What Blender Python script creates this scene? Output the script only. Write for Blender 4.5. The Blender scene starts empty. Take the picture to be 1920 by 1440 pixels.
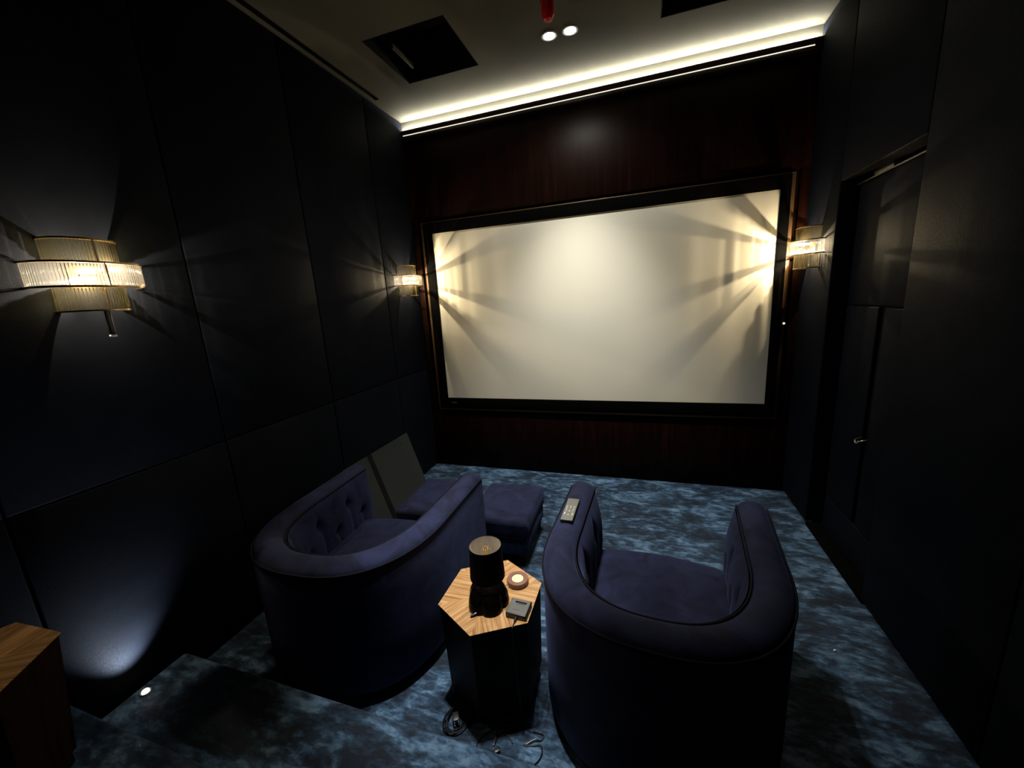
import bpy, bmesh, math, random
from mathutils import Vector, Matrix
PI = math.pi
S = bpy.context.scene
COL = S.collection
random.seed(4)

# ------------------------------------------------------------------ camera
W, H = 3.2, 3.325            # room width, ceiling height; screen wall is y = 0, viewer looks along +y
def rot3(yaw, pitch, roll):
    return Matrix.Rotation(yaw, 3, 'Z') @ Matrix.Rotation(PI / 2 + pitch, 3, 'X') @ Matrix.Rotation(roll, 3, 'Z')
cam_d = bpy.data.cameras.new('camera')
cam = bpy.data.objects.new('camera', cam_d); COL.objects.link(cam)
cam_d.sensor_width = 36.0
cam_d.lens = 734.22 / 1920 * 36
cam_d.clip_start = 0.02
cam.matrix_world = Matrix.Translation((2.0908, -3.5121, 1.6904)) @ rot3(0.3271, -0.2115, -0.0634).to_4x4()
S.camera = cam

# ------------------------------------------------------------------ world, exposure, light levels
wd = bpy.data.worlds.new('world'); S.world = wd
wd.use_nodes = True
wd.node_tree.nodes['Background'].inputs[0].default_value = (0, 0, 0, 1)
wd.node_tree.nodes['Background'].inputs[1].default_value = 0.0
S.view_settings.view_transform = 'Standard'
S.view_settings.look = 'None'
S.view_settings.exposure = 0.0
S.view_settings.gamma = 1.0
S.view_settings.use_curve_mapping = False

P_SPOT_FRONT = 160.0      # each of the two downlights near the screen
P_SPOT_TABLE = 230.0      # each of the two downlights above the seats
P_SPILL = 30.0           # wide spill of the same two fittings
P_BULB = 17.0             # each of two bulbs in a wall light
BULB = 300.0              # look of the glowing filament
LED = 290.0
P_STEP = 34.0

def spot(name, loc, power, half_deg, blend, color, parent=None, radius=0.03, direction=None):
    d = bpy.data.lights.new(name, 'SPOT')
    d.energy = power; d.spot_size = 2 * math.radians(half_deg); d.spot_blend = blend
    d.color = color; d.shadow_soft_size = radius
    o = bpy.data.objects.new(name, d); COL.objects.link(o)
    o.location = loc
    if direction is not None:
        o.rotation_euler = Vector(direction).to_track_quat('-Z', 'Y').to_euler()
    if parent:
        o.parent = parent
    return o

# ------------------------------------------------------------------ materials
def new_mat(name):
    m = bpy.data.materials.new(name); m.use_nodes = True
    nt = m.node_tree
    return m, nt, nt.nodes['Principled BSDF']
def simple(name, col, rough=0.5, metal=0.0, spec=0.5, coat=0.0):
    m, nt, b = new_mat(name)
    b.inputs['Base Color'].default_value = (*col, 1)
    b.inputs['Roughness'].default_value = rough
    b.inputs['Metallic'].default_value = metal
    b.inputs['Specular IOR Level'].default_value = spec
    b.inputs['Coat Weight'].default_value = coat
    return m
def emit(name, col, strength):
    m = bpy.data.materials.new(name); m.use_nodes = True
    nt = m.node_tree; nt.nodes.clear()
    e = nt.nodes.new('ShaderNodeEmission'); o = nt.nodes.new('ShaderNodeOutputMaterial')
    e.inputs[0].default_value = (*col, 1); e.inputs[1].default_value = strength
    nt.links.new(e.outputs[0], o.inputs[0])
    return m
def tex_coord(nt, scale=(1, 1, 1), kind='Object', rot=(0, 0, 0)):
    tc = nt.nodes.new('ShaderNodeTexCoord'); mp = nt.nodes.new('ShaderNodeMapping')
    mp.inputs['Scale'].default_value = scale; mp.inputs['Rotation'].default_value = rot
    nt.links.new(tc.outputs[kind], mp.inputs[0])
    return mp.outputs[0]
def noise(nt, vec, scale, detail=4, rough=0.55, dist=0.0):
    n = nt.nodes.new('ShaderNodeTexNoise')
    n.inputs['Scale'].default_value = scale; n.inputs['Detail'].default_value = detail
    n.inputs['Roughness'].default_value = rough; n.inputs['Distortion'].default_value = dist
    nt.links.new(vec, n.inputs['Vector'])
    return n.outputs['Fac']
def ramp(nt, fac, stops):
    r = nt.nodes.new('ShaderNodeValToRGB')
    els = r.color_ramp.elements
    els[0].position, els[0].color = stops[0][0], (*stops[0][1], 1)
    els[1].position, els[1].color = stops[-1][0], (*stops[-1][1], 1)
    for p, c in stops[1:-1]:
        e = els.new(p); e.color = (*c, 1)
    nt.links.new(fac, r.inputs[0])
    return r.outputs[0]
def bump(nt, b, height, strength, dist=0.01):
    n = nt.nodes.new('ShaderNodeBump')
    n.inputs['Strength'].default_value = strength; n.inputs['Distance'].default_value = dist
    nt.links.new(height, n.inputs['Height']); nt.links.new(n.outputs[0], b.inputs['Normal'])
def math_node(nt, op, a, bval):
    n = nt.nodes.new('ShaderNodeMath'); n.operation = op
    nt.links.new(a, n.inputs[0])
    if isinstance(bval, (int, float)):
        n.inputs[1].default_value = bval
    else:
        nt.links.new(bval, n.inputs[1])
    return n.outputs[0]

def carpet_mat():
    m, nt, b = new_mat('silk_carpet')
    v = tex_coord(nt, (1.0, 2.0, 1.4))
    n1 = noise(nt, v, 3.6, 6, 0.66, 0.8)
    v2 = tex_coord(nt, (1.0, 2.2, 1.0))
    n2 = noise(nt, v2, 17, 5, 0.62, 0.3)
    mix = math_node(nt, 'ADD', math_node(nt, 'MULTIPLY', n1, 0.62), math_node(nt, 'MULTIPLY', n2, 0.38))
    c = ramp(nt, mix, [(0.42, (0.0043, 0.0101, 0.0230)), (0.49, (0.0144, 0.0359, 0.0722)), (0.54, (0.0432, 0.0952, 0.1763)), (0.61, (0.1188, 0.2106, 0.3444))])
    nt.links.new(c, b.inputs['Base Color'])
    b.inputs['Roughness'].default_value = 0.62
    b.inputs['Specular IOR Level'].default_value = 0.25
    b.inputs['Sheen Weight'].default_value = 0.35
    b.inputs['Sheen Roughness'].default_value = 0.35
    b.inputs['Sheen Tint'].default_value = (0.35, 0.5, 0.65, 1)
    fine = noise(nt, tex_coord(nt), 420, 2, 0.6)
    bump(nt, b, math_node(nt, 'ADD', fine, n2), 0.55, 0.006)
    return m
def velvet_mat(name, col, tint):
    m, nt, b = new_mat(name)
    n1 = noise(nt, tex_coord(nt), 6.5, 5, 0.65, 0.8)
    lo = tuple(x * 0.6 for x in col); hi = tuple(x * 1.5 for x in col)
    nt.links.new(ramp(nt, n1, [(0.36, lo), (0.66, hi)]), b.inputs['Base Color'])
    b.inputs['Roughness'].default_value = 0.85
    b.inputs['Specular IOR Level'].default_value = 0.15
    b.inputs['Sheen Weight'].default_value = 0.12
    b.inputs['Sheen Roughness'].default_value = 0.45
    b.inputs['Sheen Tint'].default_value = (*tint, 1)
    bump(nt, b, noise(nt, tex_coord(nt), 900, 2), 0.15, 0.002)
    return m
def leather_mat():
    m, nt, b = new_mat('navy_wall_leather')
    n1 = noise(nt, tex_coord(nt), 5, 6, 0.65, 0.5)
    nt.links.new(ramp(nt, n1, [(0.3, (0.0038, 0.0051, 0.0086)), (0.7, (0.0064, 0.0081, 0.0130))]), b.inputs['Base Color'])
    n2 = noise(nt, tex_coord(nt), 130, 3)
    nt.links.new(ramp(nt, n2, [(0.3, (0.55,) * 3), (0.7, (0.75,) * 3)]), b.inputs['Roughness'])
    b.inputs['Specular IOR Level'].default_value = 0.03
    bump(nt, b, n2, 0.22, 0.002)
    return m
def mahogany_mat():
    m, nt, b = new_mat('mahogany_panel')
    v = tex_coord(nt, (9.0, 9.0, 0.5))
    n1 = noise(nt, v, 2.2, 6, 0.6, 1.2)
    nt.links.new(ramp(nt, n1, [(0.3, (0.0034, 0.0010, 0.0006)), (0.55, (0.0080, 0.0021, 0.0010)), (0.75, (0.016, 0.0042, 0.0018))]), b.inputs['Base Color'])
    b.inputs['Roughness'].default_value = 0.42
    b.inputs['Specular IOR Level'].default_value = 0.10
    return m
def oak_mat():
    m, nt, b = new_mat('oak_veneer')
    v = tex_coord(nt, (1.2, 26, 1), 'UV')
    n1 = noise(nt, v, 3.0, 6, 0.65, 0.4)
    n2 = noise(nt, tex_coord(nt, (3, 110, 1), 'UV'), 2.0, 3)
    f = math_node(nt, 'ADD', math_node(nt, 'MULTIPLY', n1, 0.72), math_node(nt, 'MULTIPLY', n2, 0.28))
    nt.links.new(ramp(nt, f, [(0.34, (0.15, 0.068, 0.024)), (0.47, (0.33, 0.175, 0.070)), (0.56, (0.44, 0.26, 0.115)), (0.68, (0.55, 0.36, 0.18))]), b.inputs['Base Color'])
    b.inputs['Roughness'].default_value = 0.42
    b.inputs['Specular IOR Level'].default_value = 0.3
    return m
def walnut_mat():
    m, nt, b = new_mat('dark_walnut')
    n1 = noise(nt, tex_coord(nt, (14, 14, 0.7)), 3, 5, 0.6, 0.6)
    nt.links.new(ramp(nt, n1, [(0.3, (0.007, 0.0035, 0.002)), (0.7, (0.022, 0.010, 0.0045))]), b.inputs['Base Color'])
    b.inputs['Roughness'].default_value = 0.5
    b.inputs['Specular IOR Level'].default_value = 0.08
    return m
def rod_mat(name, tint, pass_through, glow):
    m = bpy.data.materials.new(name); m.use_nodes = True
    nt = m.node_tree; nt.nodes.clear()
    o = nt.nodes.new('ShaderNodeOutputMaterial')
    g = nt.nodes.new('ShaderNodeBsdfGlass'); g.inputs['IOR'].default_value = 1.45
    g.inputs['Color'].default_value = (*tint, 1); g.inputs['Roughness'].default_value = 0.04
    t = nt.nodes.new('ShaderNodeBsdfTransparent'); t.inputs[0].default_value = (*tint, 1)
    d = nt.nodes.new('ShaderNodeBsdfTranslucent'); d.inputs[0].default_value = (*tint, 1)
    m1 = nt.nodes.new('ShaderNodeMixShader'); m1.inputs[0].default_value = pass_through
    nt.links.new(g.outputs[0], m1.inputs[1]); nt.links.new(t.outputs[0], m1.inputs[2])
    m2 = nt.nodes.new('ShaderNodeMixShader'); m2.inputs[0].default_value = glow
    nt.links.new(m1.outputs[0], m2.inputs[1]); nt.links.new(d.outputs[0], m2.inputs[2])
    nt.links.new(m2.outputs[0], o.inputs[0])
    return m
def glass_mat(name):
    m = bpy.data.materials.new(name); m.use_nodes = True
    nt = m.node_tree; nt.nodes.clear()
    o = nt.nodes.new('ShaderNodeOutputMaterial')
    g = nt.nodes.new('ShaderNodeBsdfGlass'); g.inputs['IOR'].default_value = 1.3
    t = nt.nodes.new('ShaderNodeBsdfTransparent')
    mx = nt.nodes.new('ShaderNodeMixShader'); mx.inputs[0].default_value = 0.6
    nt.links.new(g.outputs[0], mx.inputs[1]); nt.links.new(t.outputs[0], mx.inputs[2])
    nt.links.new(mx.outputs[0], o.inputs[0])
    return m

M = dict(
    carpet=carpet_mat(),
    velvet=velvet_mat('navy_velvet', (0.0122, 0.0160, 0.0460), (0.28, 0.36, 0.80)),
    velvet_dark=simple('navy_piping', (0.0030, 0.0036, 0.0100), 0.7, 0, 0.15),
    leather=leather_mat(), mahogany=mahogany_mat(), oak=oak_mat(), walnut=walnut_mat(),
    backing=simple('black_backing', (0.004, 0.004, 0.005), 0.9, 0, 0.1),
    ceiling=simple('ceiling_paint', (0.058, 0.056, 0.044), 0.9, 0, 0.1),
    black=simple('matt_black', (0.006, 0.006, 0.006), 0.8, 0, 0.1),
    felt=simple('screen_border_felt', (0.0012, 0.0012, 0.0012), 0.95, 0, 0.05),
    screen=simple('screen_cloth', (0.80, 0.78, 0.67), 0.85, 0, 0.1),
    bronze=simple('bronze_trim', (0.10, 0.058, 0.027), 0.45, 0.2),
    brass=simple('brass', (0.28, 0.20, 0.10), 0.3, 1.0),
    chrome=simple('chrome', (0.75, 0.75, 0.76), 0.12, 1.0),
    steel=simple('brushed_steel', (0.30, 0.29, 0.27), 0.4, 0.9),
    gloss_black=simple('black_glaze', (0.0025, 0.002, 0.0018), 0.08, 0, 0.03),
    shade=simple('black_lampshade_cloth', (0.006, 0.0075, 0.008), 0.9, 0, 0.15),
    shade_in=simple('silver_shade_lining', (0.96, 0.96, 0.95), 0.6),
    plastic=simple('black_plastic', (0.010, 0.010, 0.010), 0.4),
    grey_plastic=simple('grey_plastic', (0.075, 0.080, 0.078), 0.5),
    remote=simple('remote_face', (0.125, 0.13, 0.115), 0.45, 0.2),
    key=simple('remote_key', (0.55, 0.55, 0.49), 0.4),
    print=simple('dark_print', (0.018, 0.018, 0.017), 0.6),
    logo=simple('grey_logo', (0.16, 0.16, 0.155), 0.5),
    board=simple('grey_green_board', (0.025, 0.029, 0.029), 0.8, 0, 0.15),
    red=simple('red_plastic', (0.42, 0.004, 0.012), 0.35),
    stone=simple('brown_stone', (0.17, 0.082, 0.058), 0.3),
    wax=simple('cream_wax', (0.80, 0.68, 0.38), 0.5),
    white=simple('white_plastic', (0.75, 0.75, 0.72), 0.5),
    cord=simple('black_cord', (0.007, 0.007, 0.008), 0.3, 0, 0.6),
    rod=rod_mat('clear_glass_rod', (1.0, 0.99, 0.96), 0.68, 0.008),
    rod_gold=rod_mat('champagne_glass_rod', (0.80, 0.75, 0.57), 0.40, 0.006),
    bulbglass=glass_mat('clear_bulb_glass'),
    filament=simple('gold_filament', (0.95, 0.58, 0.08), 0.4, 0.0),
    bulb=emit('lit_bulb', (1.0, 0.86, 0.62), BULB),
    led=emit('led_tape', (1.0, 0.95, 0.80), LED),
    led_line=emit('led_slot', (1.0, 0.88, 0.70), 1.3),
    lens=emit('downlight_lens', (1.0, 0.97, 0.88), 30.0),
    steplens=emit('step_light_lens', (1.0, 0.93, 0.75), 14.0),
    indicator=emit('indicator_dot', (1.0, 0.9, 0.75), 1.0),
)

# ------------------------------------------------------------------ mesh helpers
def bm_new():
    return bmesh.new()
def box(bm, c, d, bev=0.0, seg=2, mat=None):
    r = bmesh.ops.create_cube(bm, size=1.0)
    vs = r['verts']
    for v in vs:
        v.co = Vector((c[0] + v.co.x * d[0], c[1] + v.co.y * d[1], c[2] + v.co.z * d[2]))
    if mat is not None:
        bmesh.ops.transform(bm, matrix=mat, verts=vs)
    if bev > 0:
        es = list({e for v in vs for e in v.link_edges})
        bmesh.ops.bevel(bm, geom=es, offset=bev, segments=seg, profile=0.5, affect='EDGES', clamp_overlap=True)
def boxb(bm, x0, x1, y0, y1, z0, z1, bev=0.0, seg=2):
    box(bm, ((x0 + x1) / 2, (y0 + y1) / 2, (z0 + z1) / 2), (x1 - x0, y1 - y0, z1 - z0), bev, seg)
def cyl(bm, a, b, r0, r1=None, n=16, caps=True):
    a, b = Vector(a), Vector(b); r1 = r0 if r1 is None else r1
    d = b - a
    mt = Matrix.Translation((a + b) / 2) @ d.to_track_quat('Z', 'Y').to_matrix().to_4x4()
    bmesh.ops.create_cone(bm, cap_ends=caps, segments=n, radius1=r0, radius2=r1, depth=d.length, matrix=mt)
def lathe(bm, c, prof, n=32, mod=None, close_bottom=True, close_top=True):
    rings = []
    for r, z in prof:
        ring = []
        for i in range(n):
            a = 2 * PI * i / n
            k = mod(a, z) if mod else 1.0
            ring.append(bm.verts.new((c[0] + r * k * math.cos(a), c[1] + r * k * math.sin(a), c[2] + z)))
        rings.append(ring)
    for p, q in zip(rings, rings[1:]):
        for i in range(n):
            bm.faces.new((p[i], p[(i + 1) % n], q[(i + 1) % n], q[i]))
    if close_bottom: bm.faces.new(list(reversed(rings[0])))
    if close_top: bm.faces.new(rings[-1])
def tube(bm, pts, r, n=8, closed=False):
    pts = [Vector(p) for p in pts]
    rings = []
    up = Vector((0, 0, 1))
    N = len(pts)
    prev = None
    for i, p in enumerate(pts):
        if closed:
            t = pts[(i + 1) % N] - pts[i - 1]
        else:
            t = pts[min(i + 1, N - 1)] - pts[max(i - 1, 0)]
        t = t.normalized() if t.length > 1e-9 else Vector((1, 0, 0))
        if prev is None:
            x = t.cross(up)
            if x.length < 1e-3: x = t.cross(Vector((0, 1, 0)))
        else:
            x = prev - t * prev.dot(t)
        x.normalize(); y = t.cross(x); prev = x
        rings.append([bm.verts.new(p + (x * math.cos(2 * PI * k / n) + y * math.sin(2 * PI * k / n)) * r) for k in range(n)])
    for i in range(N if closed else N - 1):
        a, b = rings[i], rings[(i + 1) % N]
        for k in range(n):
            bm.faces.new((a[k], a[(k + 1) % n], b[(k + 1) % n], b[k]))
    if not closed:
        bm.faces.new(list(reversed(rings[0]))); bm.faces.new(rings[-1])
def smooth_path(pts, n=8, closed=False):
    pts = [Vector(p) for p in pts]; out = []
    N = len(pts)
    for i in range(N if closed else N - 1):
        p0 = pts[i - 1] if (closed or i > 0) else pts[0]
        p1 = pts[i]; p2 = pts[(i + 1) % N]
        p3 = pts[(i + 2) % N] if (closed or i + 2 < N) else pts[-1]
        for k in range(n):
            t = k / n
            out.append(0.5 * ((2 * p1) + (-p0 + p2) * t + (2 * p0 - 5 * p1 + 4 * p2 - p3) * t * t + (-p0 + 3 * p1 - 3 * p2 + p3) * t ** 3))
    if not closed: out.append(pts[-1])
    return out
def grid_faces(bm, rows, closed_u=False):
    for a, b in zip(rows, rows[1:]):
        n = len(a)
        for k in range(n if closed_u else n - 1):
            bm.faces.new((a[k], a[(k + 1) % n], b[(k + 1) % n], b[k]))
def obj(name, bm, mat, parent=None, smooth=True, angle=40, loc=None, rotz=0, label=None):
    bmesh.ops.recalc_face_normals(bm, faces=bm.faces)
    me = bpy.data.meshes.new(name); bm.to_mesh(me); bm.free()
    me.materials.append(mat)
    if smooth:
        for p in me.polygons: p.use_smooth = True
        me.set_sharp_from_angle(angle=math.radians(angle))
    o = bpy.data.objects.new(name, me); COL.objects.link(o)
    if loc is not None: o.location = loc
    o.rotation_euler.z = rotz
    if parent is not None: o.parent = parent
    if label: o['label'] = label
    return o
def tag(o, label, cat, group=None):
    o['label'] = label; o['category'] = cat
    if group: o['group'] = group
    return o
def thing(name, label, cat, loc=(0, 0, 0), rotz=0, group=None):
    o = bpy.data.objects.new(name, None); COL.objects.link(o)
    o.location = loc; o.rotation_euler.z = rotz
    return tag(o, label, cat, group)
def struct(name, bm, mat, parent=None, **k):
    o = obj(name, bm, mat, parent, **k)
    if parent is None: o['kind'] = 'structure'
    return o
def copy_tree(o, parent=None):
    c = o.copy(); COL.objects.link(c)
    c.parent = parent
    for ch in list(o.children):
        copy_tree(ch, c)
    return c

# ------------------------------------------------------------------ the room shell
YB = -5.2                                    # wall behind the viewer
STEP1, STEP2 = 0.16, 0.32
b = bm_new(); boxb(b, -0.1, W + 0.25, YB, 0.1, -0.1, 0.0); struct('floor', b, M['carpet'], smooth=False)
b = bm_new(); boxb(b, 0.045, W + 0.02, -2.98, -2.545, 0.0, STEP1, 0.018, 3)
struct('floor_step', b, M['carpet'])
b = bm_new(); boxb(b, 0.045, W + 0.02, YB, -2.925, 0.0, STEP2, 0.018, 3)
struct('floor_platform', b, M['carpet'])

# ceiling, with two square openings and a long slot cut by building it from strips
OPEN = [(0.412, 0.982, -1.069, -0.525), (2.184, 2.749, -1.069, -0.504)]
SLOT = (0.036, 0.078, -1.9, -0.431)
xs = sorted({-0.1, W + 0.25, *[v for o in OPEN for v in o[:2]], SLOT[0], SLOT[1]})
ys = sorted({YB, 0.1, *[v for o in OPEN for v in o[2:]], SLOT[2], SLOT[3]})
b = bm_new()
for x0, x1 in zip(xs, xs[1:]):
    for y0, y1 in zip(ys, ys[1:]):
        cx_, cy_ = (x0 + x1) / 2, (y0 + y1) / 2
        if any(o[0] < cx_ < o[1] and o[2] < cy_ < o[3] for o in OPEN + [SLOT]): continue
        boxb(b, x0, x1, y0, y1, H, H + 0.08)
bmesh.ops.remove_doubles(b, verts=b.verts, dist=1e-5)
struct('ceiling', b, M['ceiling'], smooth=False)

# left wall: dark backing with upholstered panels
b = bm_new(); boxb(b, -0.15, -0.035, YB, 0.1, 0, H); wl = struct('wall_left', b, M['backing'], smooth=False)
SE = [-0.008, -0.545, -1.335, -2.12, -2.90, -3.68, -4.46, YB]
ZS = [(0.03, 1.055), (1.055, H - 0.005)]
for y1, y0 in zip(SE, SE[1:]):
    for z0, z1 in ZS:
        b = bm_new(); boxb(b, -0.045, 0.0, y0 + 0.0015, y1 - 0.0015, z0 + 0.0015, z1 - 0.0015, 0.008, 3)
        obj('padded_panel', b, M['leather'], wl)

# right wall: pier, recessed door, header, then panels running back past the viewer
D0, D1, DTOP = -0.505, -1.27, 2.25
b = bm_new(); boxb(b, W + 0.15, W + 0.25, YB, 0.1, 0, H); wr = struct('wall_right', b, M['backing'], smooth=False)
def rpanel(y0, y1, z0, z1, t=0.15):
    b = bm_new(); boxb(b, W, W + t, y0 + 0.0015, y1 - 0.0015, z0 + 0.0015, z1 - 0.0015, 0.008, 3)
    obj('padded_panel', b, M['leather'], wr)
rpanel(D0, -0.008, 0.03, H - 0.005)
rpanel(D1, D0, DTOP, H - 0.005)
RS = [D1, -2.05, -2.83, -3.61, -4.39, YB]
for y1, y0 in zip(RS, RS[1:]):
    rpanel(y0, y1, 0.03, H - 0.005)

# the padded door in its recess
dx = W + 0.085
b = bm_new(); boxb(b, dx + 0.02, dx + 0.06, D1 + 0.02, D0 - 0.03, 0.02, DTOP - 0.02); d1 = struct('door_1', b, M['black'], smooth=False)
def dpanel(y0, y1, z0, z1, name='padded_panel', mat='leather'):
    b = bm_new(); boxb(b, dx, dx + 0.03, y0, y1, z0, z1, 0.006, 3); obj(name, b, M[mat], d1)
b = bm_new(); boxb(b, W + 0.004, dx + 0.02, D1, D0, 0.0, 0.025, 0.003); obj('threshold', b, M['felt'], d1)
dpanel(-1.20, -0.545, 1.537, 2.215)
dpanel(-0.895, -0.545, 0.27, 1.530)
dpanel(-1.20, -0.955, 0.27, 1.530)
dpanel(-1.20, -0.545, 0.03, 0.262)
b = bm_new(); boxb(b, dx - 0.004, dx + 0.03, -1.12, -0.50, 2.219, 2.227, 0.002); obj('top_edge_strip', b, M['steel'], d1, label='thin pale metal strip along the door top')
b = bm_new(); boxb(b, dx + 0.0, dx + 0.03, -0.86, -0.68, 2.228, 2.248, 0.002); obj('closer_plate', b, M['steel'], d1, label='small grey metal plate above the door top')
b = bm_new()
tube(b, smooth_path([(dx - 0.002, -0.90, 0.80), (dx - 0.03, -0.905, 0.79), (dx - 0.035, -0.925, 0.775), (dx - 0.03, -0.945, 0.79), (dx - 0.002, -0.95, 0.80)], 6), 0.006, 8)
obj('handle', b, M['chrome'], d1, label='chrome pull handle')

# rear wall
b = bm_new(); boxb(b, -0.1, W + 0.25, YB - 0.1, YB, 0, H); struct('wall_back', b, M['backing'], smooth=False)

# screen wall: mahogany boards around the recess that holds the screen
SX0, SX1, SZ0, SZ1 = 0.204, 3.027, 0.749, 2.344        # white picture area
RX0, RX1, RZ0, RZ1 = 0.052, 3.150, 0.585, 2.475        # recess
b = bm_new(); boxb(b, -0.05, W + 0.15, 0.06, 0.1, 0, H); wf = struct('wall_front', b, M['backing'], smooth=False)
def board(x0, x1, z0, z1, y0=0.0, y1=0.06, bev=0.002):
    b = bm_new(); boxb(b, x0, x1, y0, y1, z0, z1, bev, 2); obj('mahogany_board', b, M['mahogany'], wf)
board(-0.045, W + 0.045, RZ1, 3.17)
board(-0.045, W + 0.045, 0.0, RZ0)
board(-0.045, RX0, RZ0, RZ1); board(RX1, W + 0.045, RZ0, RZ1)
board(RX0, RX1, RZ0, RZ1, 0.045, 0.06)
b = bm_new(); boxb(b, -0.05, W + 0.15, 0.0, 0.06, 3.2, H + 0.02); obj('plaster_strip', b, M['ceiling'], wf, smooth=False)
# bronze frame strip between recess and screen border
TX0, TX1, TZ0, TZ1 = 0.083, 3.121, 0.617, 2.452
b = bm_new()
t_ = 0.028
boxb(b, TX0, TX0 + t_, -0.004, 0.045, TZ0, TZ1, 0.003); boxb(b, TX1 - t_, TX1, -0.004, 0.045, TZ0, TZ1, 0.003)
boxb(b, TX0 + t_, TX1 - t_, -0.004, 0.045, TZ0, TZ0 + t_ * .8, 0.003); boxb(b, TX0 + t_, TX1 - t_, -0.004, 0.045, TZ1 - t_ * .5, TZ1, 0.003)
struct('trim_1', b, M['bronze'])
# lip and channel along the top of the screen wall
b = bm_new(); boxb(b, 0.0, W, -0.040, -0.030, 3.208, 3.240, 0.001); boxb(b, 0.0, W, -0.030, 0.06, 3.203, 3.208)
struct('trim_2', b, M['mahogany'], smooth=False)
b = bm_new(); boxb(b, 0.02, W - 0.045, -0.040, 0.0, 3.172, 3.195, 0.002)
struct('trim_3', b, M['plastic'])
b = bm_new(); boxb(b, 0.0, W, -0.036, 0.06, 3.165, 3.172); boxb(b, W - 0.045, W, -0.040, 0.0, 3.172, 3.203); boxb(b, 0.0, 0.02, -0.040, 0.0, 3.172, 3.203)
struct('trim_4', b, M['mahogany'], smooth=False)

led = thing('led_strip', 'glowing LED strip running along the top of the screen wall', 'light', (0, 0, 0))
b = bm_new(); boxb(b, 0.01, W - 0.01, -0.027, -0.006, 3.234, 3.239); obj('led_tape', b, M['led'], led, smooth=False)
b = bm_new(); boxb(b, 0.02, W - 0.045, -0.037, -0.034, 3.196, 3.202); obj('light_slot', b, M['led_line'], led, smooth=False, label='thin bright line below the LED tape')
b = bm_new(); boxb(b, 0.01, W - 0.01, -0.029, -0.002, 3.208, 3.234); obj('aluminium_channel', b, M['steel'], led, smooth=False)

# ------------------------------------------------------------------ projection screen
sc = thing('projection_screen', 'large blank white projection screen with thick black frame on the wood wall', 'screen', (1.6, 0, 1.55))
def scp(name, bm, mat, **k):
    o = obj(name, bm, mat, sc, **k); o.matrix_parent_inverse = Matrix.Translation((-1.6, 0, -1.55)); return o
FX0, FX1, FZ0, FZ1 = 0.113, 3.093, 0.642, 2.440
b = bm_new()
boxb(b, FX0, SX0, -0.022, 0.04, FZ0, FZ1, 0.002); boxb(b, SX1, FX1, -0.022, 0.04, FZ0, FZ1, 0.002)
boxb(b, SX0, SX1, -0.022, 0.04, FZ0, SZ0, 0.002); boxb(b, SX0, SX1, -0.022, 0.04, SZ1, FZ1, 0.002)
scp('frame', b, M['felt'], label='wide black felt frame')
b = bm_new(); boxb(b, SX0 - 0.002, SX1 + 0.002, -0.012, 0.03, SZ0 - 0.002, SZ1 + 0.002); scp('screen_fabric', b, M['screen'], smooth=False, label='plain off-white screen fabric')
b = bm_new()
lx = 0.250
for k, (w_, h_, dz) in enumerate([(0.012, 0.007, 0.003), (0.008, 0.006, 0.0), (0.008, 0.006, 0.0), (0.008, 0.006, 0.0), (0.007, 0.006, -0.001)]):
    boxb(b, lx, lx + w_, -0.0235, -0.021, 0.697 + dz, 0.697 + dz + h_); lx += w_ + 0.0015
scp('logo', b, M['logo'], smooth=False, label='tiny grey maker mark on the lower left frame')

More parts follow.
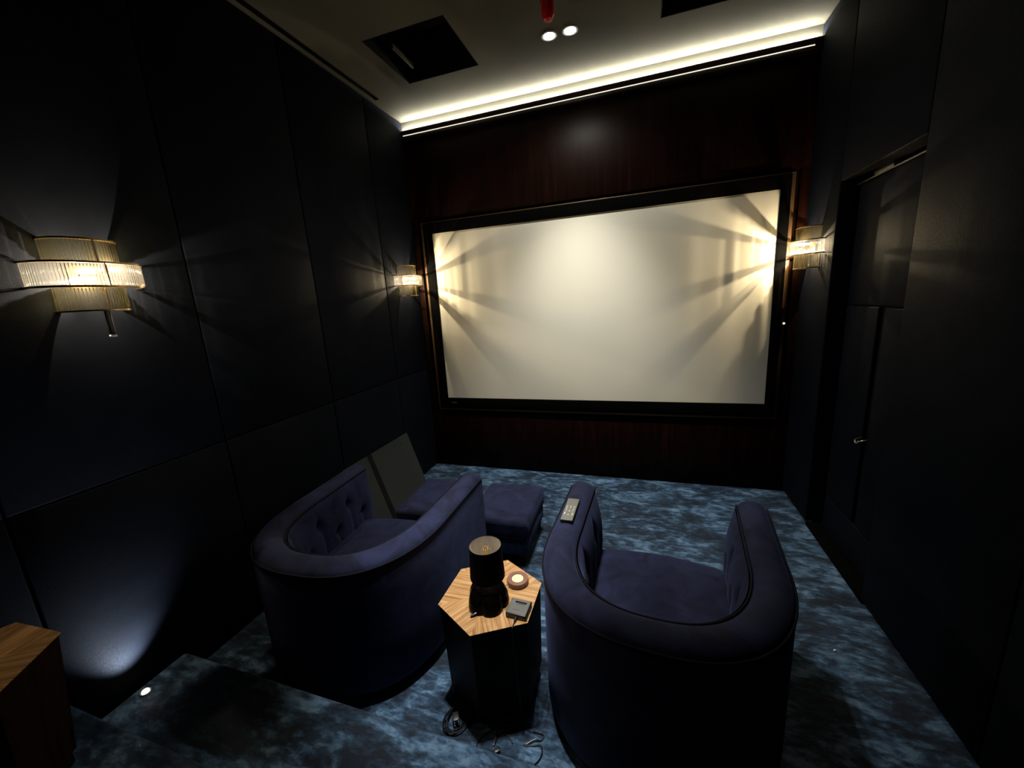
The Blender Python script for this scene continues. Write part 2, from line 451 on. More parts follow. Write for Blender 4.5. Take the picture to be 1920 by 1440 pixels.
# ------------------------------------------------------------------ wall sconces
def half_path(hw, D, n, inset=0.0):
    # half superellipse in plan, local x out of the wall, y along it
    dense = []
    for i in range(721):
        a = PI * i / 720
        c, s = math.cos(a), math.sin(a)
        e = 2 / 2.5
        dense.append(Vector(((D - inset) * (abs(s) ** e), (hw - inset) * (abs(c) ** e) * (1 if c >= 0 else -1), 0)))
    L = [0.0]
    for p, q in zip(dense, dense[1:]): L.append(L[-1] + (q - p).length)
    out = []; j = 0
    for k in range(n):
        t = L[-1] * k / (n - 1)
        while j < len(L) - 2 and L[j + 1] < t: j += 1
        f = (t - L[j]) / max(L[j + 1] - L[j], 1e-9)
        out.append(dense[j].lerp(dense[j + 1], f))
    return out
def make_sconce(label, group, with_rod, power):
    t = thing('wall_sconce', label, 'wall light', (0, 0, 0), 0, group)
    b = bm_new(); boxb(b, 0.0, 0.012, -0.05, 0.05, -0.045, 0.045, 0.004); obj('backplate', b, M['brass'], t)
    b = bm_new(); boxb(b, 0.012, 0.074, -0.006, 0.006, -0.003, 0.003, 0.001); boxb(b, 0.064, 0.080, -0.048, 0.048, -0.0035, 0.0035, 0.001); obj('lamp_holder', b, M['brass'], t)
    tiers = [('rod_tier', 0.108, 0.105, 0.045, 0.130, 34, 'rod_gold', 'upper narrow tier of champagne glass rods'),
             ('rod_tier', 0.172, 0.142, -0.042, 0.042, 54, 'rod', 'wide middle tier of clear glass rods, brightly lit'),
             ('rod_tier', 0.106, 0.105, -0.130, -0.045, 34, 'rod_gold', 'lower narrow tier of champagne glass rods')]
    for nm, hw, D, z0, z1, n, mt, lab in tiers:
        b = bm_new()
        for p in half_path(hw, D, n, 0.004):
            cyl(b, (max(p.x, 0.006), p.y, z0), (max(p.x, 0.006), p.y, z1), 0.0037, n=10)
        obj(nm, b, M[mt], t, label=lab)
    def ring(hw, D, z, r=0.0045):
        pts = [(max(p.x, 0.003), p.y, z) for p in half_path(hw, D, 48)]
        b = bm_new()
        o_, i_ = half_path(hw + 0.003, D + 0.003, 48), half_path(hw, D, 48, 0.011)
        rows = []
        for po, pi in zip(o_, i_):
            rows.append([b.verts.new((max(po.x, 0.0), po.y, z - r)), b.verts.new((max(po.x, 0.0), po.y, z + r)),
                         b.verts.new((max(pi.x, 0.0), pi.y, z + r)), b.verts.new((max(pi.x, 0.0), pi.y, z - r))])
        grid_faces(b, rows, True)
        b.faces.new(rows[0]); b.faces.new(list(reversed(rows[-1])))
        obj('metal_band', b, M['brass'], t, angle=30)
    ring(0.108, 0.105, 0.1325, 0.003); ring(0.172, 0.142, 0.044, 0.0035); ring(0.172, 0.142, -0.044, 0.0035); ring(0.106, 0.105, -0.1325, 0.003)
    for hw, D, z0, z1 in ((0.108, 0.105, 0.047, 0.130), (0.172, 0.142, -0.041, 0.041), (0.106, 0.105, -0.130, -0.047)):
        b = bm_new(); boxb(b, D - 0.001, D + 0.0025, 0.0005, 0.0055, z0, z1); obj('post', b, M['brass'], t, smooth=False)
    for y, z in ((0.042, 0.024), (-0.042, -0.024)):
        u = 1 if z > 0 else -1
        b = bm_new(); cyl(b, (0.070, y, z - 0.007), (0.070, y, z + 0.007), 0.0014, n=8)
        obj('lit_filament', b, M['bulb'], t, label='glowing bulb filament')
        b = bm_new(); cyl(b, (0.072, y, z - u * 0.021), (0.072, y, z - u * 0.011), 0.005, n=12); obj('bulb_cap', b, M['white'], t)
        d = bpy.data.lights.new('bulb_light', 'POINT'); d.energy = power; d.color = (1.0, 0.79, 0.50); d.shadow_soft_size = 0.002
        o = bpy.data.objects.new('bulb_light', d); COL.objects.link(o); o.location = (0.074, y, z); o.parent = t
    if with_rod:
        b = bm_new(); boxb(b, 0.098, 0.104, -0.018, -0.003, -0.229, -0.128, 0.001); sw = obj('switch_rod', b, M['plastic'], t, label='thin dark switch rod hanging below')
        b = bm_new(); boxb(b, 0.0975, 0.1045, -0.003, -0.0005, -0.229, -0.128, 0.0004); obj('rod_edge', b, M['chrome'], sw)
        b = bm_new(); boxb(b, 0.096, 0.107, -0.020, 0.001, -0.237, -0.229, 0.001); obj('rod_tip', b, M['white'], sw, label='white tip of the switch rod')
    return t
s1 = make_sconce('three-tier glass rod wall light nearest the viewer, above the step', 'glass rod wall lights', True, P_BULB)
s1.location = (0.0, -2.51, 1.882)
s2 = make_sconce('three-tier glass rod wall light on the left wall just beside the screen', 'glass rod wall lights', False, P_BULB * 0.72)
s2.location = (0.0, -0.25, 1.918)
s3 = copy_tree(s2); s3.location = (W, -0.20, 1.910); s3.rotation_euler.z = PI
s3['label'] = 'three-tier glass rod wall light on the right wall between screen and door'

# ------------------------------------------------------------------ ceiling fittings
def downlight(x, y, power, half, blend, label, spill=0.0, color=(1.0, 0.95, 0.85), lens='lens'):
    t = thing('downlight', label, 'ceiling light', (x, y, H), 0, 'recessed downlights')
    b = bm_new(); lathe(b, (0, 0, 0), [(0.048, 0.0), (0.050, -0.003), (0.046, -0.005), (0.039, -0.004), (0.036, 0.0)], 32, None, False, False); obj('rim', b, M['white'], t)
    b = bm_new(); lathe(b, (0, 0, 0), [(0.0365, -0.0012), (0.0365, -0.0005)], 32); obj('lens', b, M[lens], t, label='glowing white lens')
    spot('downlight_beam', (0, 0, -0.012), power, half, blend, color, t, 0.03)
    if spill: spot('downlight_spill', (0, 0, -0.012), spill, 75, 0.8, color, t, 0.03)
    return t
downlight(1.513, -0.630, P_SPOT_FRONT, 36.5, 1.0, 'round glowing downlight, the one closer to the dark square opening', P_SPILL)
downlight(1.647, -0.627, P_SPOT_FRONT, 36.5, 1.0, 'round glowing downlight, the one farther from the dark square opening', P_SPILL)
for x_ in (1.32, 1.45):       # second pair of downlights, in the ceiling above the picture
    spot('seat_downlight_beam', (x_, -2.11, H - 0.012), P_SPOT_TABLE, 14.5, 0.9, (1.0, 0.95, 0.85))

for k, (o, lab) in enumerate(zip(OPEN, ('square black ceiling opening with a pale slat, over the left armchair side', 'black ceiling opening cut by the top edge of the picture, at the right'))):
    cx_, cy_ = (o[0] + o[1]) / 2, (o[2] + o[3]) / 2
    hx, hy = (o[1] - o[0]) / 2, (o[3] - o[2]) / 2
    t = thing('ceiling_hatch', lab, 'ceiling opening', (cx_, cy_, H))
    b = bm_new()
    boxb(b, -hx, hx, -hy, hy, 0.28, 0.30); boxb(b, -hx, -hx + 0.006, -hy, hy, 0.001, 0.28); boxb(b, hx - 0.006, hx, -hy, hy, 0.001, 0.28)
    boxb(b, -hx, hx, -hy, -hy + 0.006, 0.001, 0.28); boxb(b, -hx, hx, hy - 0.006, hy, 0.001, 0.28)
    obj('black_box', b, M['backing'], t, smooth=False)
    if k == 0:
        b = bm_new(); boxb(b, -0.178, -0.166, -0.10, 0.15, 0.02, 0.05, 0.002); obj('slat', b, M['ceiling'], t, label='pale strip inside the opening')
        b = bm_new(); boxb(b, 0.08, 0.19, -0.20, -0.14, 0.16, 0.20, 0.004); obj('bracket', b, M['steel'], t)
t = thing('slot_vent', 'long narrow black air slot in the ceiling along the left wall', 'vent', ((SLOT[0] + SLOT[1]) / 2, (SLOT[2] + SLOT[3]) / 2, H))
b = bm_new(); hx, hy = (SLOT[1] - SLOT[0]) / 2, (SLOT[3] - SLOT[2]) / 2
boxb(b, -hx, hx, -hy, hy, 0.05, 0.07); boxb(b, -hx, -hx + 0.004, -hy, hy, 0.001, 0.05); boxb(b, hx - 0.004, hx, -hy, hy, 0.001, 0.05)
obj('channel', b, M['backing'], t, smooth=False)
b = bm_new(); boxb(b, -0.003, 0.003, -hy, hy, 0.012, 0.05); obj('blade', b, M['black'], t, smooth=False)

t = thing('sprinkler_head', 'red capped sprinkler head hanging from the ceiling by the downlights', 'sprinkler', (1.588, -1.02, H))
b = bm_new(); lathe(b, (0, 0, 0), [(0.045, 0.0), (0.045, -0.01), (0.037, -0.018), (0.037, -0.022)], 24); obj('flange', b, M['chrome'], t)
b = bm_new(); lathe(b, (0, 0, 0), [(0.034, -0.02), (0.036, -0.105), (0.035, -0.120), (0.026, -0.135), (0.024, -0.145), (0.014, -0.152), (0.002, -0.154)], 24, lambda a, z: 1 + (0.04 * math.cos(6 * a) if z < -0.11 else 0)); obj('cap', b, M['red'], t, label='red plastic cap')
for s in (-1, 1):
    b = bm_new(); cyl(b, (s * 0.040, 0, -0.010), (s * 0.040, 0, -0.055), 0.0035, n=8); obj('arm', b, M['chrome'], t)

# ------------------------------------------------------------------ step light on the left wall side
t = thing('step_light', 'small glowing floor spotlight on the step shining up the left wall', 'floor light', (0.100, -2.737, STEP1))
b = bm_new(); lathe(b, (0, 0, 0), [(0.022, 0.0), (0.022, 0.003), (0.019, 0.005), (0.0135, 0.004)], 24); obj('rim', b, M['steel'], t)
b = bm_new(); lathe(b, (0, 0, 0), [(0.013, 0.0042), (0.012, 0.008), (0.005, 0.010)], 20); obj('lens', b, M['steplens'], t, label='glowing lens')
spot('step_light_beam', (0, 0, 0.02), P_STEP, 40, 1.0, (0.85, 0.93, 1.0), t, 0.012, (-0.36, 0.09, 1.0))

# ------------------------------------------------------------------ armchairs
RIM = 0.655
def u_path(n_side, n_back, inset):
    """U outline in plan: right front -> round the back -> left front; local +y is the chair's front."""
    a, b_, yc, e = 0.455 - inset, 0.55 - inset, 0.05, 2 / 2.5
    pts = []
    for i in range(n_side):
        f = i / n_side
        pts.append(Vector((a + 0.012 * (1 - f), 0.465 * (1 - f) + yc * f, 0)))
    for i in range(n_back + 1):
        t = -PI * i / n_back
        c, s = math.cos(t), math.sin(t)
        pts.append(Vector((a * (abs(c) ** e) * (1 if c >= 0 else -1), yc - b_ * (abs(s) ** e), 0)))
    for i in range(1, n_side + 1):
        f = i / n_side
        pts.append(Vector((-(a + 0.012 * f), yc * (1 - f) + 0.465 * f, 0)))
    return pts
def resample(pts, n):
    L = [0.0]
    for p, q in zip(pts, pts[1:]): L.append(L[-1] + (q - p).length)
    out = []; j = 0
    for k in range(n):
        t = L[-1] * k / (n - 1)
        while j < len(L) - 2 and L[j + 1] < t: j += 1
        out.append(pts[j].lerp(pts[j + 1], (t - L[j]) / max(L[j + 1] - L[j], 1e-9)))
    return out
def make_armchair(label):
    t = thing('tub_armchair', label, 'armchair', (0, 0, 0), 0, 'navy tub armchairs')
    NS = 73
    outer = resample(u_path(30, 200, 0.0), NS)
    inner = resample(u_path(30, 200, 0.128), NS)
    TH = 0.128
    # black recessed plinth
    b = bm_new(); pl = resample(u_path(10, 80, 0.03), 41)
    lo = [b.verts.new((p.x, min(p.y, 0.42), 0.0)) for p in pl]; hi = [b.verts.new((p.x, min(p.y, 0.42), 0.055)) for p in pl]
    b.faces.new(list(reversed(lo))); b.faces.new(hi); grid_faces(b, [lo, hi], True)
    obj('plinth', b, M['black'], t, label='recessed black plinth')
    # outer upholstered shell, with rounded arm fronts
    b = bm_new(); rows = []
    prof = [(0.02, 0.055), (0.006, 0.062), (0.0, 0.08), (0.0, 0.30), (0.0, 0.50), (0.0, 0.63), (0.004, RIM - 0.004)]
    inner_prof = [(0.128, RIM - 0.004), (0.128, 0.30), (0.128, 0.10), (0.11, 0.06)]
    for i, (po, pi) in enumerate(zip(outer, inner)):
        row = []
        for f, z in prof: row.append(b.verts.new(po.lerp(pi, f / TH) + Vector((0, 0, z))))
        for f, z in inner_prof: row.append(b.verts.new(po.lerp(pi, f / TH) + Vector((0, 0, z))))
        rows.append(row)
    grid_faces(b, rows, True)
    for row, flip in ((rows[0], 1), (rows[-1], -1)):     # bulged arm front
        n = len(row)
        c = [v.co.copy() for v in row]
        inn = []
        cen = sum(c, Vector()) / n
        for v in c:
            w = v.lerp(Vector((cen.x, v.y, v.z * 0.94 + 0.02)), 0.45); w.y += 0.016
            inn.append(b.verts.new(w))
        for k in range(n): b.faces.new((row[k], row[(k + 1) % n], inn[(k + 1) % n], inn[k]))
        b.faces.new(inn)
    obj('shell', b, M['velvet'], t, angle=50)
    # crowned top band, from piping to piping
    b = bm_new(); rows = []
    for i, (po, pi) in enumerate(zip(outer, inner)):
        row = []
        for k in range(11):
            f = k / 10
            z = RIM - 0.004 + 0.034 * (max(0.0, math.sin(PI * f)) ** 0.6)
            p = po.lerp(pi, 0.02 + 0.96 * f)
            row.append(b.verts.new((p.x, p.y, z)))
        row.append(b.verts.new(tuple(pi.lerp(po, 0.03)[:2]) + (RIM - 0.014,)))
        row.append(b.verts.new(tuple(po.lerp(pi, 0.03)[:2]) + (RIM - 0.014,)))
        rows.append(row)
    grid_faces(b, rows, True)
    for row, s in ((rows[0], 1), (rows[-1], -1)):
        n = len(row); cen = sum((v.co for v in row), Vector()) / n
        inn = []
        for v in row:
            w = v.co.lerp(cen, 0.4); w.y += 0.015; w.z -= 0.006
            inn.append(b.verts.new(w))
        for k in range(n): b.faces.new((row[k], row[(k + 1) % n], inn[(k + 1) % n], inn[k]))
        b.faces.new(inn)
    obj('top_rail', b, M['velvet'], t, angle=60)
    # piping: along the outer edge, round the arm fronts, along the inner edge
    def pipe(pts, z0, nm='piping'):
        b = bm_new(); tube(b, [(p.x, p.y, z0) for p in pts], 0.0038, 8); obj(nm, b, M['velvet_dark'], t)
    pipe(outer, RIM - 0.002); pipe(inner, RIM + 0.002)
    # tufted inner pad from the rail down to the seat
    NV = 22
    path = resample(u_path(30, 200, 0.128), 145)
    path2 = resample(u_path(30, 200, 0.205), 145)
    buttons = []
    tot = 144
    for k in range(7): buttons.append((0.125 + 0.75 * k / 6, 0.535))
    for k in range(6): buttons.append((0.1875 + 0.75 * (k) / 6, 0.435))
    buttons += [(0.07, 0.435), (0.93, 0.435)]
    b = bm_new(); rows = []
    def pad_point(u, z):
        i = u * tot; j = min(int(i), tot - 1); f = i - j
        p = path[j].lerp(path[j + 1], f); q = path2[j].lerp(path2[j + 1], f)
        v = (RIM - z) / (RIM - 0.30)
        edge = min(1.0, min(u, 1 - u) / 0.035)
        k = 0.62 * (max(0.0, math.sin(min(1.0, v * 1.15 + 0.02) * PI * 0.62)) ** 0.55) * (0.35 + 0.65 * math.sqrt(edge))
        for ub, zb in buttons:
            du = (u - ub) * 2.25; dz = z - zb
            k -= 0.34 * math.exp(-(du * du + dz * dz) / (2 * 0.020 ** 2))
            if zb < 0.5 and z < zb: k -= 0.14 * math.exp(-(du * du) / (2 * 0.010 ** 2))
            if zb > 0.5 and z > zb: k -= 0.10 * math.exp(-(du * du) / (2 * 0.010 ** 2)) * (1 - (z - zb) / (RIM - zb))
            if zb > 0.5 and z < zb: k -= 0.08 * math.exp(-(du * du) / (2 * 0.012 ** 2))
        r = p.lerp(q, max(k, -0.05))
        return Vector((r.x, r.y - 0.012 * (1 - edge), z))
    for i in range(145 * 2 - 1):
        u = i / (145 * 2 - 2)
        rows.append([b.verts.new(pad_point(u, RIM - 0.001 - (RIM - 0.30) * k / NV)) for k in range(NV + 1)])
    grid_faces(b, rows)
    # close the two front edges back to the arm
    for row, p in ((rows[0], path[0]), (rows[-1], path[-1])):
        back = [b.verts.new((p.x, p.y - 0.005, v.co.z)) for v in row]
        grid_faces(b, [row, back])
    pad = obj('inner_pad', b, M['velvet'], t, angle=180, label='button-tufted inner back and arms')
    for ub, zb in buttons:
        p = pad_point(ub, zb)
        b = bm_new(); bmesh.ops.create_uvsphere(b, u_segments=12, v_segments=8, radius=0.0095, matrix=Matrix.Translation(p))
        obj('button', b, M['velvet_dark'], pad)
    # seat cushion
    b = bm_new()
    ip = resample(u_path(30, 200, 0.145), 61)
    outline = [Vector((p.x, min(p.y, 0.36), 0)) for p in ip]
    front = []
    x0, x1 = outline[-1].x, outline[0].x
    for k in range(1, 24):
        f = k / 24
        front.append(Vector((x0 + (x1 - x0) * f, 0.36 + 0.055 * math.sin(PI * f) ** 0.7, 0)))
    outline = outline + front
    cen = Vector((0, 0.0, 0))
    rings = []
    for sc_, z in ((0.97, 0.235), (1.0, 0.25), (1.0, 0.33), (0.985, 0.349), (0.955, 0.360), (0.85, 0.368), (0.6, 0.377), (0.3, 0.381)):
        ring = []
        for p in outline:
            q = cen + (p - cen) * sc_
            dip = 0.010 * math.exp(-((q.x - 0.16) ** 2 + (q.y + 0.10) ** 2) / (2 * 0.05 ** 2)) + 0.006 * math.exp(-((q.x + 0.15) ** 2 + (q.y - 0.10) ** 2) / (2 * 0.06 ** 2))
            ring.append(b.verts.new((q.x, q.y, z - (dip if z > 0.34 else 0))))
        rings.append(ring)
    grid_faces(b, rings, True)
    b.faces.new(list(reversed(rings[0]))); b.faces.new(rings[-1])
    obj('seat_cushion', b, M['velvet'], t, angle=70)
    # front apron under the cushion
    b = bm_new(); boxb(b, -0.335, 0.335, 0.20, 0.375, 0.056, 0.245, 0.02, 3); obj('front_apron', b, M['velvet'], t)
    return t
ch1 = make_armchair('navy velvet tub armchair between the left wall and the hexagonal table')
ch1.scale = (1.02, 1.0, 1.0); ch1.location = (0.717, -1.985, 0); ch1.rotation_euler.z = math.radians(1.6)
ch2 = copy_tree(ch1); ch2.scale = (1, 1, 1)
ch2['label'] = 'navy velvet tub armchair with a remote control on its arm'
ch2.location = (2.158, -1.995, 0); ch2.rotation_euler.z = math.radians(-4.0)

# ------------------------------------------------------------------ ottomans
def make_ottoman(label):
    t = thing('footstool', label, 'footstool', (0, 0, 0), 0, 'navy velvet footstools')
    b = bm_new(); boxb(b, -0.20, 0.20, -0.25, 0.25, 0.085, 0.215, 0.022, 3); obj('base', b, M['velvet'], t)
    b = bm_new(); box(b, (0, 0, 0.272), (0.425, 0.525, 0.112), 0.035, 4)
    bmesh.ops.subdivide_edges(b, edges=b.edges[:], cuts=3, use_grid_fill=True)
    for v in b.verts:
        if v.co.z > 0.30:
            v.co.z += 0.014 * max(0, 1 - (v.co.x / 0.21) ** 2) * max(0, 1 - (v.co.y / 0.26) ** 2)
    obj('cushion', b, M['velvet'], t, angle=60)
    b = bm_new(); o = [(sx * 0.205, sy * 0.255, 0.217) for sx, sy in ((1, 1), (-1, 1), (-1, -1), (1, -1))]
    pts = []
    for k in range(4):
        a, c = Vector(o[k]), Vector(o[(k + 1) % 4])
        for i in range(8): pts.append(a.lerp(c, 0.06 + 0.88 * i / 7))
    tube(b, pts, 0.005, 8, True); obj('piping', b, M['velvet_dark'], t)
    for sx in (-1, 1):
        for sy in (-1, 1):
            b = bm_new(); cyl(b, (sx * 0.16, sy * 0.21, 0), (sx * 0.165, sy * 0.215, 0.088), 0.016, 0.022, 14); obj('leg', b, M['walnut'], t)
    return t
o1 = make_ottoman('navy velvet footstool just beyond the oak table, partly behind the black lampshade')
o1.location = (1.205, -1.175, 0); o1.rotation_euler.z = math.radians(1.0)
o2 = copy_tree(o1); o2['label'] = 'navy velvet footstool between the leaning boards and the arm of the left armchair'
o2.location = (0.675, -1.185, 0); o2.rotation_euler.z = math.radians(3.0)

# ------------------------------------------------------------------ hexagonal side tables
def make_table(label, r_top, r_bot, h):
    t = thing('side_table', label, 'side table', (0, 0, 0), 0, 'hexagonal side tables')
    def hexa(r): return [Vector((r * math.cos(-PI / 2 + k * PI / 3), r * math.sin(-PI / 2 + k * PI / 3), 0)) for k in range(6)]
    b = bm_new(); uvl = b.loops.layers.uv.new('UVMap')
    hv = hexa(r_top)
    zt, zb = h, h - 0.003
    for k in range(6):                                     # six veneer wedges, grain running out from the centre
        a, c = hv[k], hv[(k + 1) % 6]
        e = (c - a).normalized(); nrm = Vector((e.y, -e.x, 0))
        fs = []
        tri = [b.verts.new((0, 0, zt)), b.verts.new((a.x, a.y, zt)), b.verts.new((c.x, c.y, zt))]
        fs.append(b.faces.new(tri))
        q = [b.verts.new((a.x, a.y, zt)), b.verts.new((a.x, a.y, zb)), b.verts.new((c.x, c.y, zb)), b.verts.new((c.x, c.y, zt))]
        fs.append(b.faces.new(q))
        tri2 = [b.verts.new((0, 0, zb)), b.verts.new((c.x, c.y, zb)), b.verts.new((a.x, a.y, zb))]
        fs.append(b.faces.new(tri2))
        for f in fs:
            for l in f.loops:
                p = l.vert.co
                l[uvl].uv = (p.dot(nrm) + 3.1 * k + p.z, p.dot(e) + 1.7 * k)
    obj('tabletop', b, M['oak'], t, smooth=False, label='light oak top in six veneer wedges')
    b = bm_new(); h0, h1 = hexa(r_bot), hexa(r_top - 0.006)
    lo = [b.verts.new((p.x, p.y, 0.045)) for p in h0]; hi = [b.verts.new((p.x, p.y, zb)) for p in h1]
    grid_faces(b, [lo, hi], True); b.faces.new(list(reversed(lo))); b.faces.new(hi)
    obj('body', b, M['walnut'], t, smooth=False, label='dark tapering hexagonal body')
    b = bm_new(); h0 = hexa(r_bot - 0.012)
    lo = [b.verts.new((p.x, p.y, 0.0)) for p in h0]; hi = [b.verts.new((p.x, p.y, 0.045)) for p in h0]
    grid_faces(b, [lo, hi], True); b.faces.new(list(reversed(lo))); b.faces.new(hi)
    obj('plinth', b, M['black'], t, smooth=False)
    return t
TZ = 0.46
t1 = make_table('hexagonal oak-topped side table between the two armchairs', 0.2262, 0.207, TZ)
t1.location = (1.481, -2.173, 0)
t2 = make_table('dim hexagonal wooden side table on the platform by the left wall', 0.2262, 0.175, TZ)
t2.location = (0.290, -3.178, STEP2); t2.rotation_euler.z = math.radians(34.0)
t2.scale = (0.945, 0.945, 0.978)

# ------------------------------------------------------------------ things on the middle table
L = thing('table_lamp', 'unlit table lamp with black drum shade and glossy black base', 'table lamp', (1.488, -2.222, TZ))
def lobes(a, z): return 1 + (0.21 * abs(math.cos(2.5 * (a + math.radians(52)))) ** 0.7 - 0.12) * max(0.0, 1 - z / 0.12) ** 0.5
b = bm_new(); lathe(b, (0, 0, 0), [(0.079, 0.0), (0.081, 0.004), (0.0805, 0.020), (0.078, 0.042), (0.073, 0.062), (0.064, 0.080), (0.050, 0.096), (0.030, 0.108), (0.014, 0.114)], 120, lobes)
obj('base', b, M['gloss_black'], L, angle=60, label='glossy black three-lobed ceramic base')
b = bm_new(); cyl(b, (0, 0.012, 0.110), (0, 0.014, 0.184), 0.011, n=20); obj('socket', b, M['brass'], L)
b = bm_new(); lathe(b, (0, 0.014, 0), [(0.0725, 0.118), (0.066, 0.258)], 48, None, False, False)
o = obj('shade', b, M['shade'], L, label='black cloth drum shade')
b = bm_new(); lathe(b, (0, 0.014, 0), [(0.0712, 0.118), (0.0647, 0.2578)], 48, None, False, False); obj('shade_lining', b, M['shade_in'], o, label='silvery inside of the shade')
b = bm_new(); lathe(b, (0, 0.014, 0), [(0.0647, 0.2575), (0.0647, 0.2590), (0.066, 0.2590), (0.0662, 0.2570)], 48, None, False, False); obj('shade_rim', b, M['black'], o)
b = bm_new()
for k in range(3):
    a = 2 * PI * k / 3 + 0.4
    cyl(b, (0, 0.014, 0.158), (0.069 * math.cos(a), 0.014 + 0.069 * math.sin(a), 0.158), 0.0015, n=6)
obj('shade_carrier', b, M['steel'], o)
b = bm_new(); lathe(b, (0, 0.014, 0), [(0.011, 0.184), (0.013, 0.194), (0.023, 0.210), (0.0275, 0.228), (0.025, 0.243), (0.015, 0.254), (0.003, 0.257)], 28)
bl = obj('bulb', b, M['bulbglass'], L, label='clear filament bulb')
b = bm_new()
for k in range(6):
    a = 2 * PI * k / 6
    cyl(b, (0.0065 * math.cos(a), 0.014 + 0.0065 * math.sin(a), 0.196), (0.0095 * math.cos(a), 0.014 + 0.0095 * math.sin(a), 0.242), 0.0018, n=6)
obj('filament', b, M['filament'], bl, label='gold filament sticks')
b = bm_new(); tube(b, smooth_path([(-0.012, -0.066, 0.014), (-0.024, -0.082, 0.010), (-0.040, -0.094, 0.006)], 6), 0.0045, 8); obj('cord_stub', b, M['cord'], L)

t = thing('candle_dish', 'round brown stone dish with a cream candle on the oak table', 'candle', (1.574, -2.082, TZ))
b = bm_new(); lathe(b, (0, 0, 0), [(0.045, 0.0), (0.048, 0.004), (0.0485, 0.016), (0.046, 0.022), (0.028, 0.0235), (0.0255, 0.020)], 40, None, True, False); obj('holder', b, M['stone'], t, label='brown polished stone ring')
b = bm_new(); lathe(b, (0, 0, 0), [(0.0255, 0.014), (0.0255, 0.0212), (0.010, 0.0216), (0.002, 0.0216)], 32); obj('wax', b, M['wax'], t, label='cream wax')

t = thing('media_box', 'small grey-topped black electronics box with a cable on the oak table', 'electronics', (1.628, -2.240, TZ), math.radians(-2.0))
b = bm_new(); boxb(b, -0.043, 0.043, -0.042, 0.042, 0.0, 0.0225, 0.004, 3); obj('case', b, M['plastic'], t)
b = bm_new(); boxb(b, -0.0395, 0.0395, -0.0385, 0.0385, 0.0222, 0.0236, 0.0006, 1); tp = obj('top_plate', b, M['grey_plastic'], t, label='grey top plate')
b = bm_new(); boxb(b, -0.021, 0.027, 0.018, 0.026, 0.0236, 0.0242); obj('slot', b, M['black'], tp, smooth=False)
b = bm_new()
rnd = random.Random(2); x = -0.013
while x < 0.020:
    w_ = rnd.uniform(0.0016, 0.003)
    if not 0.0 < x < 0.003: boxb(b, x, x + w_, 0.0105, 0.0145, 0.0236, 0.0239)
    x += w_ + 0.0008
obj('printed_mark', b, M['print'], tp, smooth=False, label='small dark printed lettering, too small to read')
b = bm_new(); x = -0.020
while x < 0.008:
    w_ = rnd.uniform(0.0014, 0.0026); boxb(b, x, x + w_, -0.0205, -0.0175, 0.0236, 0.0239); x += w_ + 0.0008
obj('printed_mark', b, M['print'], tp, smooth=False, label='small dark printed lettering, too small to read')
b = bm_new()
cyl(b, (0.003, -0.042, 0.011), (0.001, -0.062, 0.009), 0.0042, 0.003, 10)
obj('plug', b, M['cord'], t)
b = bm_new()
tube(b, smooth_path([(1.627, -2.303, 0.468), (1.626, -2.316, 0.463), (1.627, -2.330, 0.448), (1.632, -2.338, 0.36), (1.637, -2.335, 0.22), (1.638, -2.322, 0.08), (1.637, -2.320, 0.012), (1.645, -2.330, 0.003), (1.67, -2.342, 0.003), (1.69, -2.345, 0.003)], 10), 0.0017, 6)
tag(obj('power_cable', b, M['cord']), 'thin black cable hanging from the electronics box down the oak table', 'cable')

# ------------------------------------------------------------------ remote control on the right chair's arm
t = thing('remote_control', 'grey remote control lying on the arm of the right armchair', 'remote control', (1.772, -1.826, 0.6865), math.radians(-1.0))
b = bm_new(); boxb(b, -0.029, 0.029, -0.100, 0.100, 0.0, 0.012, 0.003, 2); obj('body', b, M['plastic'], t)
b = bm_new(); boxb(b, -0.0275, 0.0275, -0.0985, 0.0985, 0.0115, 0.0134, 0.0008, 1); fc = obj('face_plate', b, M['remote'], t, label='pale grey-green face plate')
keys = []
for r, y in enumerate((0.022, 0.008)):
    for x in (-0.017, 0.0, 0.017): keys.append((x, y, 0.0035, 0.0028))
keys += [(-0.017, -0.006, 0.003, 0.003), (0.017, -0.006, 0.003, 0.003), (-0.015, -0.018, 0.003, 0.0025), (0.0, -0.021, 0.0045, 0.003), (0.015, -0.018, 0.003, 0.0025), (-0.018, -0.044, 0.0024, 0.011), (0.018, -0.046, 0.0024, 0.011), (0.0, -0.055, 0.004, 0.003)]
for x, y, hx, hy in keys:
    b = bm_new(); boxb(b, x - hx, x + hx, y - hy, y + hy, 0.0132, 0.0146, 0.0006, 1); obj('button', b, M['key'], t, label='pale button')

# ------------------------------------------------------------------ boards leaning on the left wall
def leaning_board(y0, y1, label, strip):
    # local: x along the wall, z up the board; foot 0.15 out from the wall
    t = thing('leaning_board', label, 'board', (0.19, (y0 + y1) / 2, 0.0), 0)
    hw = (y1 - y0) / 2; ht = 0.57
    tilt = math.atan2(0.172, 0.54)
    mt = Matrix.Rotation(-tilt, 4, 'Y')
    b = bm_new(); box(b, (-0.006, 0, ht / 2), (0.012, hw * 2, ht), 0.001, 1, mt); p = obj('panel', b, M['board'], t)
    if strip:
        b = bm_new(); box(b, (-0.006, -hw - 0.024, ht / 2), (0.016, 0.048, ht), 0.001, 1, mt); obj('edge_strip', b, M['black'], t, label='black strip along one edge')
        b = bm_new(); cyl(b, mt @ Vector((-0.004, 0.13, ht - 0.055)), mt @ Vector((0.0015, 0.13, ht - 0.055)), 0.006, n=12); obj('screw_hole', b, M['black'], t)
    return t
leaning_board(-1.055, -0.535, 'grey board with black edge strip leaning on the left wall', True)
leaning_board(-1.37, -1.105, 'second grey board on the left wall, mostly behind the armchair arm', False)

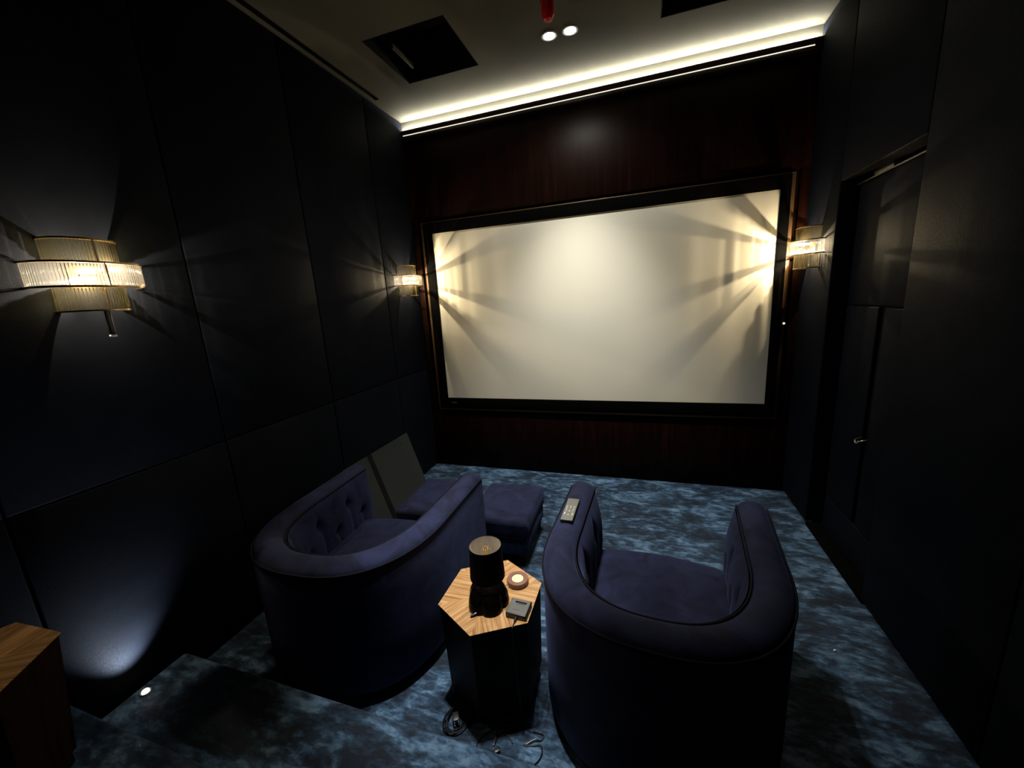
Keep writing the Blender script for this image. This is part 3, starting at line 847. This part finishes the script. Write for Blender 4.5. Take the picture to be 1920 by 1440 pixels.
# ------------------------------------------------------------------ cables on the carpet
t = thing('coiled_cable', 'coiled black cable with a plug on the carpet left of the table base', 'cable', (1.372, -2.385, 0))
b = bm_new()
pts = []
rc = random.Random(7)
for k in range(60):
    a = k / 60 * 2 * PI * 3.6
    r = 0.042 + 0.006 * math.sin(a * 0.7 + 1)
    pts.append((r * math.cos(a) * 1.0 + 0.006 * math.sin(a * .37), r * math.sin(a) * 1.25, 0.005 + 0.0035 * (k / 12) + 0.004 * math.sin(a * 1.3)))
tube(b, smooth_path([(p[0], p[1], max(p[2], 0.004)) for p in pts], 3), 0.003, 6)
obj('cord', b, M['cord'], t)
b = bm_new(); box(b, (0, 0, 0), (0.026, 0.036, 0.018), 0.003, 2, Matrix.Translation((0.004, -0.008, 0.030)) @ Matrix.Rotation(0.6, 4, 'Z')); pg = obj('plug', b, M['plastic'], t)
b = bm_new()
for s in (-1, 1): box(b, (s * 0.008, -0.024, 0), (0.0035, 0.014, 0.004), 0.0005, 1, Matrix.Translation((0.004, -0.008, 0.030)) @ Matrix.Rotation(0.6, 4, 'Z'))
obj('prong', b, M['chrome'], pg, label='chrome plug prongs')
def floor_cable(label, pts, r=0.0026):
    b = bm_new()
    tube(b, smooth_path([(x, y, z) for x, y, z in pts], 8), r, 6)
    return tag(obj('loose_cable', b, M['cord'], label=None), label, 'cable')
z = 0.0032
floor_cable('thin black cable looping on the carpet in front of the table', [(1.50, -2.47, z), (1.49, -2.43, z), (1.53, -2.375, z), (1.545, -2.352, 0.01), (1.552, -2.40, 0.006), (1.556, -2.43, 0.004), (1.560, -2.395, z), (1.575, -2.372, 0.008), (1.600, -2.368, 0.010), (1.602, -2.350, 0.008), (1.575, -2.349, 0.006), (1.56, -2.366, z), (1.60, -2.385, z), (1.625, -2.405, z)])
b = bm_new(); boxb(b, -0.012, 0.012, -0.008, 0.008, 0.0, 0.014, 0.003)
o = obj('cable_plug', b, M['plastic'], loc=(1.575, -2.448, 0.0), rotz=0.7); tag(o, 'small black plug end on the carpet near the step edge', 'plug')
floor_cable('thin black cable curling on the carpet beside the right armchair', [(1.690, -2.343, z), (1.715, -2.342, 0.006), (1.735, -2.345, z), (1.728, -2.365, z), (1.705, -2.372, 0.008), (1.680, -2.392, 0.006), (1.668, -2.398, z), (1.700, -2.392, z), (1.730, -2.385, 0.007), (1.742, -2.405, 0.007), (1.738, -2.43, z), (1.725, -2.45, z)])
b = bm_new(); boxb(b, -0.006, 0.006, -0.004, 0.004, 0.0, 0.004, 0.0012)
o = obj('paper_scrap', b, M['white'], loc=(2.955, -1.629, 0.0), rotz=0.5); tag(o, 'tiny white scrap on the carpet right of the armchair', 'scrap')
b = bm_new(); lathe(b, (0, 0, 0), [(0.008, 0.0), (0.008, 0.006), (0.003, 0.008)], 16)
o = obj('indicator_lamp', b, M['indicator'], loc=(3.118, -0.0035, 1.386)); o.rotation_euler.x = PI / 2
tag(o, 'tiny white glowing dot on the frame right of the screen', 'indicator light')
